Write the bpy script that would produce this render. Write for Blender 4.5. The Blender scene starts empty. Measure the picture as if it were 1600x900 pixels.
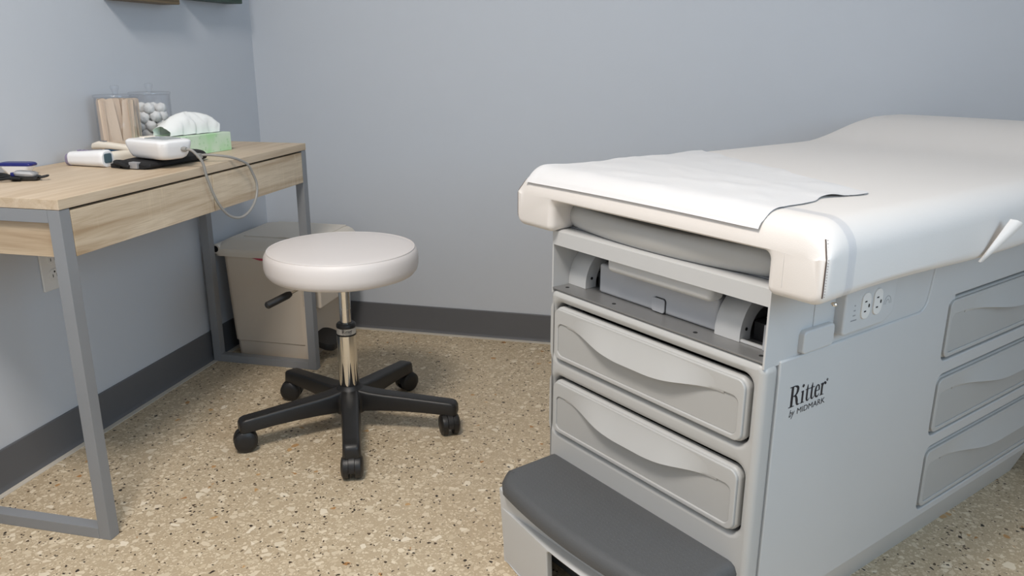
import bpy, bmesh, math, random
from mathutils import Vector, Matrix, noise
random.seed(7)
PI = math.pi
S = bpy.context.scene
C = bpy.context.scene.collection

# ------------------------------------------------------------------ camera
cam = bpy.data.cameras.new('camera')
cam.sensor_width = 36.0
cam.lens = 1252.5 / 1600 * 36.0
cam.clip_start = 0.02
co = bpy.data.objects.new('camera', cam)
C.objects.link(co)
F = Vector((-0.21155085, 0.9356475, -0.28250663))
R = Vector((0.97516914, 0.22143894, 0.00315366))
U = Vector((-0.06550868, 0.27482459, 0.95926016))
co.matrix_world = Matrix(((R.x, U.x, -F.x, 1.58422), (R.y, U.y, -F.y, -2.74279), (R.z, U.z, -F.z, 1.02504), (0, 0, 0, 1)))
S.camera = co

# ------------------------------------------------------------------ light
S.view_settings.view_transform = 'Standard'
S.view_settings.look = 'None'
S.view_settings.exposure = -0.15
S.view_settings.gamma = 1.0
S.view_settings.use_curve_mapping = False
world = bpy.data.worlds.new('world')
S.world = world
world.use_nodes = True
world.node_tree.nodes['Background'].inputs[0].default_value = (0.75, 0.85, 1.0, 1)
world.node_tree.nodes['Background'].inputs[1].default_value = 0.4


def area(name, loc, target, sx, sy, power, col):
    l = bpy.data.lights.new(name, 'AREA')
    l.shape = 'RECTANGLE'
    l.size = sx
    l.size_y = sy
    l.energy = power
    l.color = col
    o = bpy.data.objects.new(name, l)
    C.objects.link(o)
    o.location = loc
    d = Vector(target) - Vector(loc)
    o.rotation_euler = d.to_track_quat('-Z', 'Y').to_euler()
    return o


# ceiling troffer over the stool side, daylight through the window in the right wall
area('ceiling_troffer_light', (0.95, -2.40, 2.56), (0.95, -2.40, 0), 0.55, 0.55, 57, (1.0, 0.925, 0.85))
area('window_daylight', (3.20, -2.75, 1.60), (0, -2.75, 1.2), 1.3, 1.2, 30, (0.56, 0.78, 1.0))

# ------------------------------------------------------------------ materials
MATS = {}


def nodes(name):
    m = bpy.data.materials.new(name)
    m.use_nodes = True
    nt = m.node_tree
    return m, nt, nt.nodes['Principled BSDF']


def srgb(r, g, b):
    f = lambda c: (c / 255) / 12.92 if c / 255 <= 0.04045 else ((c / 255 + 0.055) / 1.055) ** 2.4
    return (f(r), f(g), f(b), 1)


def plain(name, col, rough=0.5, metal=0.0, vary=0.04, bump=0.0, bscale=300, spec=0.5, coat=0.0):
    """principled with a little procedural tone variation and optional fine relief"""
    m, nt, b = nodes(name)
    tc = nt.nodes.new('ShaderNodeTexCoord')
    nz = nt.nodes.new('ShaderNodeTexNoise')
    nz.inputs['Scale'].default_value = 9
    nz.inputs['Detail'].default_value = 5
    nt.links.new(tc.outputs['Object'], nz.inputs['Vector'])
    mx = nt.nodes.new('ShaderNodeMix')
    mx.data_type = 'RGBA'
    mx.inputs[6].default_value = tuple(max(0, c * (1 - vary)) for c in col[:3]) + (1,)
    mx.inputs[7].default_value = tuple(min(1, c * (1 + vary)) for c in col[:3]) + (1,)
    nt.links.new(nz.outputs['Fac'], mx.inputs[0])
    nt.links.new(mx.outputs[2], b.inputs['Base Color'])
    b.inputs['Roughness'].default_value = rough
    b.inputs['Metallic'].default_value = metal
    b.inputs['Specular IOR Level'].default_value = spec
    b.inputs['Coat Weight'].default_value = coat
    if bump:
        n2 = nt.nodes.new('ShaderNodeTexNoise')
        n2.inputs['Scale'].default_value = bscale
        n2.inputs['Detail'].default_value = 2
        nt.links.new(tc.outputs['Object'], n2.inputs['Vector'])
        bp = nt.nodes.new('ShaderNodeBump')
        bp.inputs['Strength'].default_value = bump
        bp.inputs['Distance'].default_value = 0.002
        nt.links.new(n2.outputs['Fac'], bp.inputs['Height'])
        nt.links.new(bp.outputs['Normal'], b.inputs['Normal'])
    MATS[name] = m
    return m


def math_node(nt, op, a, b=None):
    n = nt.nodes.new('ShaderNodeMath')
    n.operation = op
    for i, v in enumerate((a, b)):
        if v is None:
            continue
        if isinstance(v, (int, float)):
            n.inputs[i].default_value = v
        else:
            nt.links.new(v, n.inputs[i])
    return n.outputs[0]


def mixc(nt, fac, a, b):
    n = nt.nodes.new('ShaderNodeMix')
    n.data_type = 'RGBA'
    for i, v in ((0, fac), (6, a), (7, b)):
        if isinstance(v, tuple):
            n.inputs[i].default_value = v
        elif isinstance(v, (int, float)):
            n.inputs[i].default_value = v
        else:
            nt.links.new(v, n.inputs[i])
    return n.outputs[2]


def ramp(nt, src, stops):
    r = nt.nodes.new('ShaderNodeValToRGB')
    e = r.color_ramp.elements
    e[0].position, e[0].color = stops[0]
    e[1].position, e[1].color = stops[-1]
    for p_, c_ in stops[1:-1]:
        x = e.new(p_)
        x.color = c_
    nt.links.new(src, r.inputs[0])
    return r.outputs[0]


def voro(nt, vec, scale, feature='F1', rnd=1.0):
    v = nt.nodes.new('ShaderNodeTexVoronoi')
    v.feature = feature
    v.inputs['Scale'].default_value = scale
    v.inputs['Randomness'].default_value = rnd
    nt.links.new(vec, v.inputs['Vector'])
    return v


def terrazzo():
    m, nt, b = nodes('terrazzo')
    tc = nt.nodes.new('ShaderNodeTexCoord')
    nz = nt.nodes.new('ShaderNodeTexNoise')
    nz.inputs['Scale'].default_value = 90
    nt.links.new(tc.outputs['Object'], nz.inputs['Vector'])
    vm = nt.nodes.new('ShaderNodeVectorMath')
    vm.operation = 'MULTIPLY_ADD'
    nt.links.new(nz.outputs['Color'], vm.inputs[0])
    vm.inputs[1].default_value = (0.007, 0.007, 0)
    nt.links.new(tc.outputs['Object'], vm.inputs[2])
    vec = vm.outputs[0]
    big = nt.nodes.new('ShaderNodeTexNoise')
    big.inputs['Scale'].default_value = 2.2
    nt.links.new(tc.outputs['Object'], big.inputs['Vector'])
    col = mixc(nt, big.outputs['Fac'], srgb(184, 166, 138), srgb(197, 179, 151))
    fine = nt.nodes.new('ShaderNodeTexNoise')
    fine.inputs['Scale'].default_value = 260
    nt.links.new(tc.outputs['Object'], fine.inputs['Vector'])
    col = mixc(nt, ramp(nt, fine.outputs['Fac'], [(0.35, (0, 0, 0, 1)), (0.7, (0.55, 0.55, 0.55, 1))]), col, srgb(170, 150, 121))

    def chips(col, scale, lo, edge, ca, cb, soft=0.04, seed=0.0):
        sh = nt.nodes.new('ShaderNodeVectorMath')
        sh.operation = 'ADD'
        nt.links.new(vec, sh.inputs[0])
        sh.inputs[1].default_value = (seed, seed * 0.7, 0)
        v = voro(nt, sh.outputs[0], scale)
        d = voro(nt, sh.outputs[0], scale, 'DISTANCE_TO_EDGE')
        sp = nt.nodes.new('ShaderNodeSeparateColor')
        nt.links.new(v.outputs['Color'], sp.inputs[0])
        sel = math_node(nt, 'GREATER_THAN', sp.outputs[0], lo)
        thr = math_node(nt, 'ADD', math_node(nt, 'MULTIPLY', sp.outputs[2], 0.14), edge)
        body = math_node(nt, 'MULTIPLY', math_node(nt, 'SUBTRACT', d.outputs['Distance'], thr), 1 / soft)
        cl = nt.nodes.new('ShaderNodeClamp')
        nt.links.new(body, cl.inputs[0])
        return mixc(nt, math_node(nt, 'MULTIPLY', sel, cl.outputs[0]), col, mixc(nt, sp.outputs[1], ca, cb))

    col = chips(col, 150, 0.40, 0.05, srgb(196, 179, 151), srgb(220, 204, 177), seed=3.1)
    col = chips(col, 74, 0.52, 0.07, srgb(200, 182, 153), srgb(226, 211, 185), seed=1.7)
    col = chips(col, 46, 0.86, 0.10, srgb(206, 190, 162), srgb(232, 219, 196), seed=5.3)
    col = chips(col, 60, 0.975, 0.12, srgb(168, 118, 66), srgb(196, 160, 112), seed=9.9)
    col = chips(col, 150, 0.90, 0.10, srgb(46, 38, 30), srgb(90, 72, 54), seed=7.7)
    col = chips(col, 95, 0.955, 0.17, srgb(34, 28, 24), srgb(60, 48, 38), seed=12.3)
    nt.links.new(col, b.inputs['Base Color'])
    b.inputs['Roughness'].default_value = 0.5
    MATS['terrazzo'] = m


def wood(name, axis, ca, cb, cc, saw=0.0):
    """pale oak laminate, grain running along the given axis"""
    m, nt, b = nodes(name)
    tc = nt.nodes.new('ShaderNodeTexCoord')
    mp = nt.nodes.new('ShaderNodeMapping')
    sc = [34.0, 34.0, 34.0]
    sc[axis] = 2.2
    mp.inputs['Scale'].default_value = sc
    nt.links.new(tc.outputs['Object'], mp.inputs['Vector'])
    n1 = nt.nodes.new('ShaderNodeTexNoise')
    n1.inputs['Scale'].default_value = 1.0
    n1.inputs['Detail'].default_value = 6
    n1.inputs['Distortion'].default_value = 0.8
    nt.links.new(mp.outputs[0], n1.inputs['Vector'])
    col = ramp(nt, n1.outputs['Fac'], [(0.30, cc), (0.45, ca), (0.62, cb), (0.8, ca)])
    mp2 = nt.nodes.new('ShaderNodeMapping')
    s2 = [420.0, 420.0, 420.0]
    s2[axis] = 14.0
    mp2.inputs['Scale'].default_value = s2
    nt.links.new(tc.outputs['Object'], mp2.inputs['Vector'])
    n2 = nt.nodes.new('ShaderNodeTexNoise')
    n2.inputs['Scale'].default_value = 1.0
    nt.links.new(mp2.outputs[0], n2.inputs['Vector'])
    col = mixc(nt, ramp(nt, n2.outputs['Fac'], [(0.45, (0, 0, 0, 1)), (0.75, (0.5, 0.5, 0.5, 1))]), col, cc)
    if saw:
        mp3 = nt.nodes.new('ShaderNodeMapping')
        s3 = [12.0, 12.0, 12.0]
        s3[axis] = 190.0
        mp3.inputs['Scale'].default_value = s3
        nt.links.new(tc.outputs['Object'], mp3.inputs['Vector'])
        n3 = nt.nodes.new('ShaderNodeTexNoise')
        n3.inputs['Scale'].default_value = 1.0
        nt.links.new(mp3.outputs[0], n3.inputs['Vector'])
        n4 = nt.nodes.new('ShaderNodeTexNoise')
        n4.inputs['Scale'].default_value = 7.0
        nt.links.new(tc.outputs['Object'], n4.inputs['Vector'])
        f = math_node(nt, 'MULTIPLY', ramp(nt, n3.outputs['Fac'], [(0.5, (0, 0, 0, 1)), (0.7, (1, 1, 1, 1))]),
                      ramp(nt, n4.outputs['Fac'], [(0.45, (0, 0, 0, 1)), (0.62, (saw, saw, saw, 1))]))
        col = mixc(nt, f, col, srgb(226, 208, 178))
    nt.links.new(col, b.inputs['Base Color'])
    b.inputs['Roughness'].default_value = 0.5
    MATS[name] = m


def clear_plastic(name, tint=(0.985, 0.99, 1.0, 1), refl=0.05, rim=0.7):
    m = bpy.data.materials.new(name)
    m.use_nodes = True
    nt = m.node_tree
    nt.nodes.remove(nt.nodes['Principled BSDF'])
    out = nt.nodes['Material Output']
    tr = nt.nodes.new('ShaderNodeBsdfTransparent')
    tr.inputs[0].default_value = tint
    gl = nt.nodes.new('ShaderNodeBsdfGlossy')
    gl.inputs['Roughness'].default_value = 0.08
    lw = nt.nodes.new('ShaderNodeLayerWeight')
    lw.inputs[0].default_value = 0.5
    nz = nt.nodes.new('ShaderNodeTexNoise')
    nz.inputs['Scale'].default_value = 30
    fc = math_node(nt, 'ADD', math_node(nt, 'MULTIPLY', math_node(nt, 'POWER', lw.outputs['Facing'], 2.6), rim), refl)
    f2 = math_node(nt, 'MULTIPLY', fc, math_node(nt, 'ADD', math_node(nt, 'MULTIPLY', nz.outputs['Fac'], 0.4), 0.8))
    mx = nt.nodes.new('ShaderNodeMixShader')
    nt.links.new(f2, mx.inputs[0])
    nt.links.new(tr.outputs[0], mx.inputs[1])
    nt.links.new(gl.outputs[0], mx.inputs[2])
    nt.links.new(mx.outputs[0], out.inputs[0])
    MATS[name] = m


terrazzo()
wood('wood_top', 1, srgb(198, 178, 152), srgb(208, 190, 166), srgb(182, 160, 132))
wood('wood_front', 1, srgb(202, 183, 157), srgb(216, 199, 174), srgb(172, 148, 118), saw=0.5)
wood('wood_side', 0, srgb(186, 164, 136), srgb(198, 178, 150), srgb(164, 140, 112))
clear_plastic('clear')
clear_plastic('clear_strap', (0.985, 0.99, 1.0, 1), 0.03, 0.15)
plain('wall_paint', srgb(197, 202, 209), 0.6, vary=0.012, bump=0.08, bscale=420)
plain('ceiling_white', srgb(225, 225, 222), 0.8, vary=0.02)
plain('rubber_base', srgb(96, 97, 100), 0.5, vary=0.05)
plain('cove_pale', srgb(205, 198, 186), 0.6, vary=0.05)
plain('frame_grey', srgb(140, 142, 145), 0.4, metal=0.1, vary=0.04)
plain('vinyl_white', srgb(230, 225, 220), 0.42, vary=0.015, bump=0.10, bscale=600)
plain('seat_white', srgb(228, 222, 219), 0.45, vary=0.015, bump=0.08, bscale=600)
plain('thread_dark', srgb(96, 84, 78), 0.8)
plain('thread_pale', srgb(170, 160, 154), 0.8)
plain('paper', srgb(224, 223, 223), 0.55, vary=0.01, bump=0.12, bscale=160)
plain('table_grey', srgb(186, 186, 184), 0.42, vary=0.015, bump=0.06, bscale=900)
plain('panel_grey', srgb(178, 178, 176), 0.5, vary=0.015, bump=0.08, bscale=900)
plain('table_white', srgb(198, 199, 199), 0.38, vary=0.012, bump=0.04, bscale=700)
plain('steel_sheet', srgb(150, 150, 150), 0.42, metal=0.55, vary=0.08)
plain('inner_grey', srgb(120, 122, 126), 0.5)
plain('tray_grey', srgb(178, 180, 184), 0.42, vary=0.02)
plain('dark_gap', srgb(26, 26, 28), 0.8)
plain('black', srgb(16, 16, 17), 0.6)
plain('tread_grey', srgb(84, 85, 86), 0.62, vary=0.06, bump=0.35, bscale=520)
plain('black_plastic', srgb(30, 29, 29), 0.42, vary=0.1, bump=0.12, bscale=500)
plain('chrome', srgb(225, 222, 216), 0.14, metal=1.0, vary=0.02)
plain('brushed', srgb(205, 200, 192), 0.4, metal=0.3, vary=0.03)
plain('ink', srgb(24, 24, 34), 0.5)
plain('ink_grey', srgb(130, 132, 136), 0.6)
plain('bin_beige', srgb(212, 200, 184), 0.5, vary=0.025, bump=0.08, bscale=500)
plain('bin_lid', srgb(222, 214, 202), 0.5, vary=0.02)
plain('bag_red', srgb(190, 60, 84), 0.4)
plain('stick', srgb(222, 200, 176), 0.65, vary=0.06)
plain('cotton', srgb(240, 238, 234), 0.95, vary=0.02, bump=0.6, bscale=240)
plain('tissue_white', srgb(240, 242, 240), 0.8, vary=0.02)
plain('device_white', srgb(240, 240, 241), 0.32, vary=0.01)
plain('device_cream', srgb(236, 228, 214), 0.4, vary=0.02)
plain('screen_grey', srgb(150, 156, 156), 0.25)
plain('lens_teal', srgb(88, 108, 116), 0.15)
plain('lilac', srgb(142, 134, 158), 0.4)
plain('teal_blue', srgb(10, 62, 92), 0.35)
plain('navy', srgb(28, 34, 110), 0.3)
plain('cuff_black', srgb(22, 22, 24), 0.85, vary=0.15, bump=0.4, bscale=700)
plain('silver_tag', srgb(170, 170, 172), 0.4, metal=0.4)
plain('tube_grey', srgb(148, 146, 142), 0.42, vary=0.03)
plain('outlet_white', srgb(224, 222, 218), 0.35, vary=0.01)
plain('box_brown', srgb(112, 96, 72), 0.6)
plain('box_green', srgb(60, 78, 68), 0.6)


def green_print():
    m, nt, b = nodes('tissue_print')
    tc = nt.nodes.new('ShaderNodeTexCoord')
    n1 = nt.nodes.new('ShaderNodeTexNoise')
    n1.inputs['Scale'].default_value = 16
    nt.links.new(tc.outputs['Object'], n1.inputs['Vector'])
    col = ramp(nt, n1.outputs['Fac'], [(0.40, srgb(178, 222, 172)), (0.52, srgb(200, 226, 196)), (0.68, srgb(214, 232, 210))])
    v = voro(nt, tc.outputs['Object'], 70)
    col = mixc(nt, ramp(nt, v.outputs['Distance'], [(0.12, (0.5, 0.5, 0.5, 1)), (0.3, (0, 0, 0, 1))]), col, srgb(150, 200, 146))
    nt.links.new(col, b.inputs['Base Color'])
    b.inputs['Roughness'].default_value = 0.5
    MATS['tissue_print'] = m


green_print()


# ------------------------------------------------------------------ geometry helpers
def obj(name, bm, mat, parent=None, angle=38, loc=None):
    """link the bmesh as ONE mesh object"""
    bmesh.ops.recalc_face_normals(bm, faces=bm.faces[:])
    me = bpy.data.meshes.new(name)
    bm.to_mesh(me)
    bm.free()
    return link(name, me, mat, parent, angle, loc, len(me.polygons) < 1500)


def link(name, me, mat, parent=None, angle=38, loc=None, wn=False):
    me.name = name
    me.polygons.foreach_set('use_smooth', [True] * len(me.polygons))
    me.set_sharp_from_angle(angle=math.radians(angle))
    me.materials.clear()
    me.materials.append(MATS[mat])
    o = bpy.data.objects.new(name, me)
    C.objects.link(o)
    if wn:
        w_ = o.modifiers.new('weighted_normals', 'WEIGHTED_NORMAL')
        w_.keep_sharp = True
    if parent:
        o.parent = parent
    if loc:
        o.location = loc
    return o


def thing(name, label, cat, loc=(0, 0, 0), rz=0.0, group=None):
    o = bpy.data.objects.new(name, None)
    o.empty_display_size = 0.05
    C.objects.link(o)
    o.location = loc
    o.rotation_euler = (0, 0, rz)
    return tag(o, label, cat, group)


def tag(o, label, cat, group=None):
    o['label'] = label
    o['category'] = cat
    if group:
        o['group'] = group
    return o


def struct(name, bm, mat, label):
    o = obj(name, bm, mat)
    o['kind'] = 'structure'
    o['label'] = label
    o['category'] = name.split('_')[0]
    return o


def rbox(bm, x0, x1, y0, y1, z0, z1, r=0.0, seg=2):
    res = bmesh.ops.create_cube(bm, size=1)
    vs = res['verts']
    for v in vs:
        v.co = Vector((x0 + (v.co.x + .5) * (x1 - x0), y0 + (v.co.y + .5) * (y1 - y0), z0 + (v.co.z + .5) * (z1 - z0)))
    if r > 0:
        es = list({e for v in vs for e in v.link_edges})
        bmesh.ops.bevel(bm, geom=es, offset=r, segments=seg, profile=0.5, affect='EDGES', clamp_overlap=True)
    return bm


def box(*a, **k):
    return rbox(bmesh.new(), *a, **k)


def lathe(bm, prof, n=32, c=(0, 0, 0)):
    rings = []
    for r, z in prof:
        if r < 1e-6:
            rings.append([bm.verts.new((c[0], c[1], c[2] + z))])
        else:
            rings.append([bm.verts.new((c[0] + r * math.cos(2 * PI * i / n), c[1] + r * math.sin(2 * PI * i / n), c[2] + z)) for i in range(n)])
    for a, b in zip(rings, rings[1:]):
        for i in range(n):
            j = (i + 1) % n
            q = [a[i % len(a)], a[j % len(a)], b[j % len(b)], b[i % len(b)]]
            q = [v for k, v in enumerate(q) if v not in q[:k]]
            if len(q) > 2:
                bm.faces.new(q)
    for rg in (rings[0], rings[-1]):
        if len(rg) > 2:
            bm.faces.new(rg)
    return bm


def loft(bm, rings, closed=True, caps=True):
    vr = [[bm.verts.new(p) for p in rg] for rg in rings]
    n = len(rings[0])
    for a, b in zip(vr, vr[1:]):
        for i in range(n if closed else n - 1):
            j = (i + 1) % n
            bm.faces.new((a[i], a[j], b[j], b[i]))
    if caps:
        bm.faces.new(vr[0])
        bm.faces.new(list(reversed(vr[-1])))
    return bm


def smooth_path(pts, n=8):
    P = [Vector(p) for p in pts]
    out = []
    for i in range(len(P) - 1):
        p0 = P[max(i - 1, 0)]
        p1, p2 = P[i], P[i + 1]
        p3 = P[min(i + 2, len(P) - 1)]
        for k in range(n):
            t = k / n
            out.append(0.5 * ((2 * p1) + (p2 - p0) * t + (2 * p0 - 5 * p1 + 4 * p2 - p3) * t * t + (3 * p1 - p0 - 3 * p2 + p3) * t ** 3))
    out.append(P[-1])
    return out


def tube(bm, pts, r, n=10, flat=1.0):
    """sweep a circle (r may be a function of 0..1) along the points"""
    P = [Vector(p) for p in pts]
    up = None
    rings = []
    for i, p in enumerate(P):
        t = (P[min(i + 1, len(P) - 1)] - P[max(i - 1, 0)]).normalized()
        if up is None:
            up = Vector((0, 0, 1)) if abs(t.z) < 0.9 else Vector((1, 0, 0))
        s = t.cross(up).normalized()
        up = s.cross(t).normalized()
        rr_ = r(i / (len(P) - 1)) if callable(r) else r
        rings.append([p + s * math.cos(2 * PI * k / n) * rr_ + up * math.sin(2 * PI * k / n) * rr_ * flat for k in range(n)])
    return loft(bm, rings)


def rr(x0, x1, y0, y1, r, n=6):
    pts = []
    for cx, cy, a0 in ((x1 - r, y1 - r, 0), (x0 + r, y1 - r, 90), (x0 + r, y0 + r, 180), (x1 - r, y0 + r, 270)):
        for k in range(n + 1):
            a = math.radians(a0 + 90 * k / n)
            pts.append((cx + r * math.cos(a), cy + r * math.sin(a)))
    return pts


def fillet(poly, rads, n=6):
    out = []
    m = len(poly)
    for i in range(m):
        p = Vector(poly[i]).to_2d()
        a = (Vector(poly[i - 1]).to_2d() - p)
        b = (Vector(poly[(i + 1) % m]).to_2d() - p)
        r = rads[i] if isinstance(rads, (list, tuple)) else rads
        if r <= 0:
            out.append(tuple(p))
            continue
        an = a.normalized()
        bn = b.normalized()
        th = math.acos(max(-1, min(1, an.dot(bn))))
        d = r / math.tan(th / 2)
        s, e = p + an * d, p + bn * d
        cen = p + (an + bn).normalized() * (r / math.sin(th / 2))
        a0 = math.atan2(s.y - cen.y, s.x - cen.x)
        a1 = math.atan2(e.y - cen.y, e.x - cen.x)
        da = (a1 - a0 + PI) % (2 * PI) - PI
        for k in range(n + 1):
            q = a0 + da * k / n
            out.append((cen.x + r * math.cos(q), cen.y + r * math.sin(q)))
    return out


def plate(loops, thick, bev, mapf):
    """flat plate with holes: loops[0] outline, others holes; rounded rims; mapf((u, v, w)) -> xyz, w from -thick/2 to thick/2"""
    cu = bpy.data.curves.new('plate', 'CURVE')
    cu.dimensions = '2D'
    cu.fill_mode = 'BOTH'
    cu.extrude = max(thick / 2 - bev, 0)
    cu.bevel_depth = bev
    cu.bevel_resolution = 2
    cu.offset = -bev
    for lp in loops:
        sp = cu.splines.new('POLY')
        sp.points.add(len(lp) - 1)
        for q, (a, b) in zip(sp.points, lp):
            q.co = (a, b, 0, 1)
        sp.use_cyclic_u = True
    o = bpy.data.objects.new('plate', cu)
    C.objects.link(o)
    dg = bpy.context.evaluated_depsgraph_get()
    me = bpy.data.meshes.new_from_object(o.evaluated_get(dg))
    bpy.data.objects.remove(o)
    bpy.data.curves.remove(cu)
    bm = bmesh.new()
    bm.from_mesh(me)
    bpy.data.meshes.remove(me)
    bmesh.ops.remove_doubles(bm, verts=bm.verts[:], dist=1e-6)
    for v in bm.verts:
        v.co = Vector(mapf(*v.co))
    return bm


def text_bm(txt, size, mapf, sx=1.0, shear=0.0):
    cu = bpy.data.curves.new('lettering', 'FONT')
    cu.body = txt
    cu.size = size
    cu.resolution_u = 3
    cu.shear = shear
    o = bpy.data.objects.new('lettering', cu)
    C.objects.link(o)
    dg = bpy.context.evaluated_depsgraph_get()
    me = bpy.data.meshes.new_from_object(o.evaluated_get(dg))
    bpy.data.objects.remove(o)
    bm = bmesh.new()
    bm.from_mesh(me)
    bpy.data.meshes.remove(me)
    for v in bm.verts:
        v.co = Vector(mapf(v.co.x * sx, v.co.y))
    return bm


def stroke(bm, pts, mapf, n=6):
    """pen stroke with varying width: pts = (x, y, width)"""
    P = smooth_path(pts, n) if len(pts) > 2 else [Vector(pts[0]).lerp(Vector(pts[1]), k / 3) for k in range(4)]
    prev = None
    for i, p in enumerate(P):
        t = (P[min(i + 1, len(P) - 1)] - P[max(i - 1, 0)]).to_2d()
        t = t.normalized() if t.length > 1e-9 else Vector((1, 0))
        nrm = Vector((-t.y, t.x)) * max(p.z, 0.02) / 2
        a = bm.verts.new(mapf(p.x + nrm.x, p.y + nrm.y))
        b = bm.verts.new(mapf(p.x - nrm.x, p.y - nrm.y))
        if prev:
            bm.faces.new((prev[0], a, b, prev[1]))
        prev = (a, b)


def serif_logo(mapf, reg=True, bold=1.0):
    """the condensed serif word on the table and the stool, x-height 1"""
    bm = bmesh.new()
    st = lambda dx, *p: stroke(bm, [(a + dx, b, w * bold) for a, b, w in p], mapf)
    # R
    st(0, (.32, .02, .27), (.32, 1.62, .27))
    st(0, (0, .03, .07), (.66, .03, .07))
    st(0, (0, 1.61, .07), (.5, 1.61, .07))
    st(0, (.3, 1.60, .08), (.62, 1.60, .1), (.92, 1.45, .22), (.96, 1.22, .28), (.86, .98, .2), (.62, .84, .09), (.35, .83, .07))
    st(0, (.58, .84, .1), (.8, .72, .2), (.92, .42, .27), (1.0, .12, .2), (1.16, .03, .1), (1.3, .07, .05))
    # i
    d = 1.36
    st(d, (.25, .02, .22), (.25, .98, .22))
    st(d, (.02, .03, .06), (.5, .03, .06))
    st(d, (.04, .93, .06), (.3, .97, .08))
    st(d, (.11, 1.38, .05), (.25, 1.38, .28), (.39, 1.38, .05))
    # t t
    for d in (1.90, 2.47):
        st(d, (.29, 1.34, .05), (.26, 1.05, .18), (.25, .6, .21), (.26, .22, .21), (.34, .06, .14), (.48, .05, .08), (.6, .2, .04))
        st(d, (.02, .97, .06), (.58, .97, .07))
    # e
    d = 3.05
    st(d, (.66, .24, .05), (.55, .08, .09), (.38, .03, .14), (.2, .2, .2), (.15, .5, .23), (.21, .82, .18), (.38, .98, .09), (.55, .88, .14), (.62, .6, .15), (.6, .52, .08))
    st(d, (.2, .53, .06), (.66, .53, .06))
    # r
    d = 3.80
    st(d, (.22, .02, .22), (.22, .98, .22))
    st(d, (0, .03, .06), (.5, .03, .06))
    st(d, (.02, .93, .06), (.28, .97, .08))
    st(d, (.3, .7, .05), (.38, .9, .1), (.52, .98, .14), (.62, .87, .24), (.64, .78, .1))
    if reg:
        for k in range(12):
            a, b = 2 * PI * k / 12, 2 * PI * (k + 1) / 12
            stroke(bm, [(4.62 + .09 * math.cos(a), 1.12 + .09 * math.sin(a), .05), (4.62 + .09 * math.cos(b), 1.12 + .09 * math.sin(b), .05)], mapf)
        stroke(bm, [(4.6, 1.08, .04), (4.6, 1.17, .04)], mapf)
    return bm


def sstep(a, b, x):
    t = max(0, min(1, (x - a) / (b - a)))
    return t * t * (3 - 2 * t)


# ------------------------------------------------------------------ the room
RX, RY, RZ = 3.25, -4.1, 2.6
struct('floor', box(-.1, RX + .1, RY - .1, .1, -.08, 0), 'terrazzo', 'beige speckled terrazzo floor')
struct('ceiling', box(-.1, RX + .1, RY - .1, .1, RZ, RZ + .08), 'ceiling_white', 'plain white ceiling above the room')
struct('wall_left', box(-.1, 0, RY, 0, 0, RZ), 'wall_paint', 'blue grey painted wall behind the desk')
struct('wall_back', box(-.1, RX + .1, 0, .1, 0, RZ), 'wall_paint', 'grey painted wall behind the exam table')
# right wall with a window opening
bm = bmesh.new()
WY0, WY1, WZ0, WZ1 = -3.42, -2.08, .98, 2.22
rbox(bm, RX, RX + .1, RY, WY0, 0, RZ)
rbox(bm, RX, RX + .1, WY1, 0, 0, RZ)
rbox(bm, RX, RX + .1, WY0, WY1, 0, WZ0)
rbox(bm, RX, RX + .1, WY0, WY1, WZ1, RZ)
struct('wall_right', bm, 'wall_paint', 'grey painted wall with the daylight window')
struct('wall_front', box(-.1, RX + .1, RY - .1, RY, 0, RZ), 'wall_paint', 'grey painted wall opposite the back wall')


def base_prof(h):
    return [(0, .0), (.012, .0), (.009, .006), (.006, .014), (.006, h - .004), (.003, h), (0, h)]


bm = bmesh.new()
loft(bm, [[(d, y, z) for d, z in base_prof(.103)] for y in (RY, 0)])
struct('baseboard_left', bm, 'rubber_base', 'dark grey rubber baseboard under the desk')
bm = bmesh.new()
loft(bm, [[(x, -d, z) for d, z in base_prof(.103)] for x in (0, RX)])
struct('baseboard_back', bm, 'rubber_base', 'dark grey rubber baseboard along the back wall')
struct('trim_1', box(.012, .028, RY, -.012, 0, .0018), 'cove_pale', 'pale sealant strip at the left baseboard')
struct('trim_2', box(.012, RX, -.030, -.012, 0, .0018), 'cove_pale', 'pale sealant strip at the back baseboard')

# ------------------------------------------------------------------ exam table (local: x right along its front, y back, z up)
TW = .5225
ET = thing('exam_table', 'grey medical exam table with white cushioned top, drawers and step', 'exam table', (1.7117, -1.5409, 0), -.7113)
fmap = lambda y: (lambda u, v, w: (u, y - w, v))       # plate facing -y, centre plane y
smap = lambda x: (lambda u, v, w: (x + w, u, v))       # plate facing +x

# lower cabinet
D1 = (-.505, -.027, .4195, .5325)
D2 = (-.505, -.027, .256, .374)
front = rr(-TW, 0, .03, .5635, .016)
g = .004
holes = [rr(a - g, b + g, c - g, d + g + .003, .020) for a, b, c, d in (D1, D2)]
fp = obj('front_panel', plate([front] + holes, .037, .011, fmap(.0185)), 'table_grey', ET)

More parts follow.
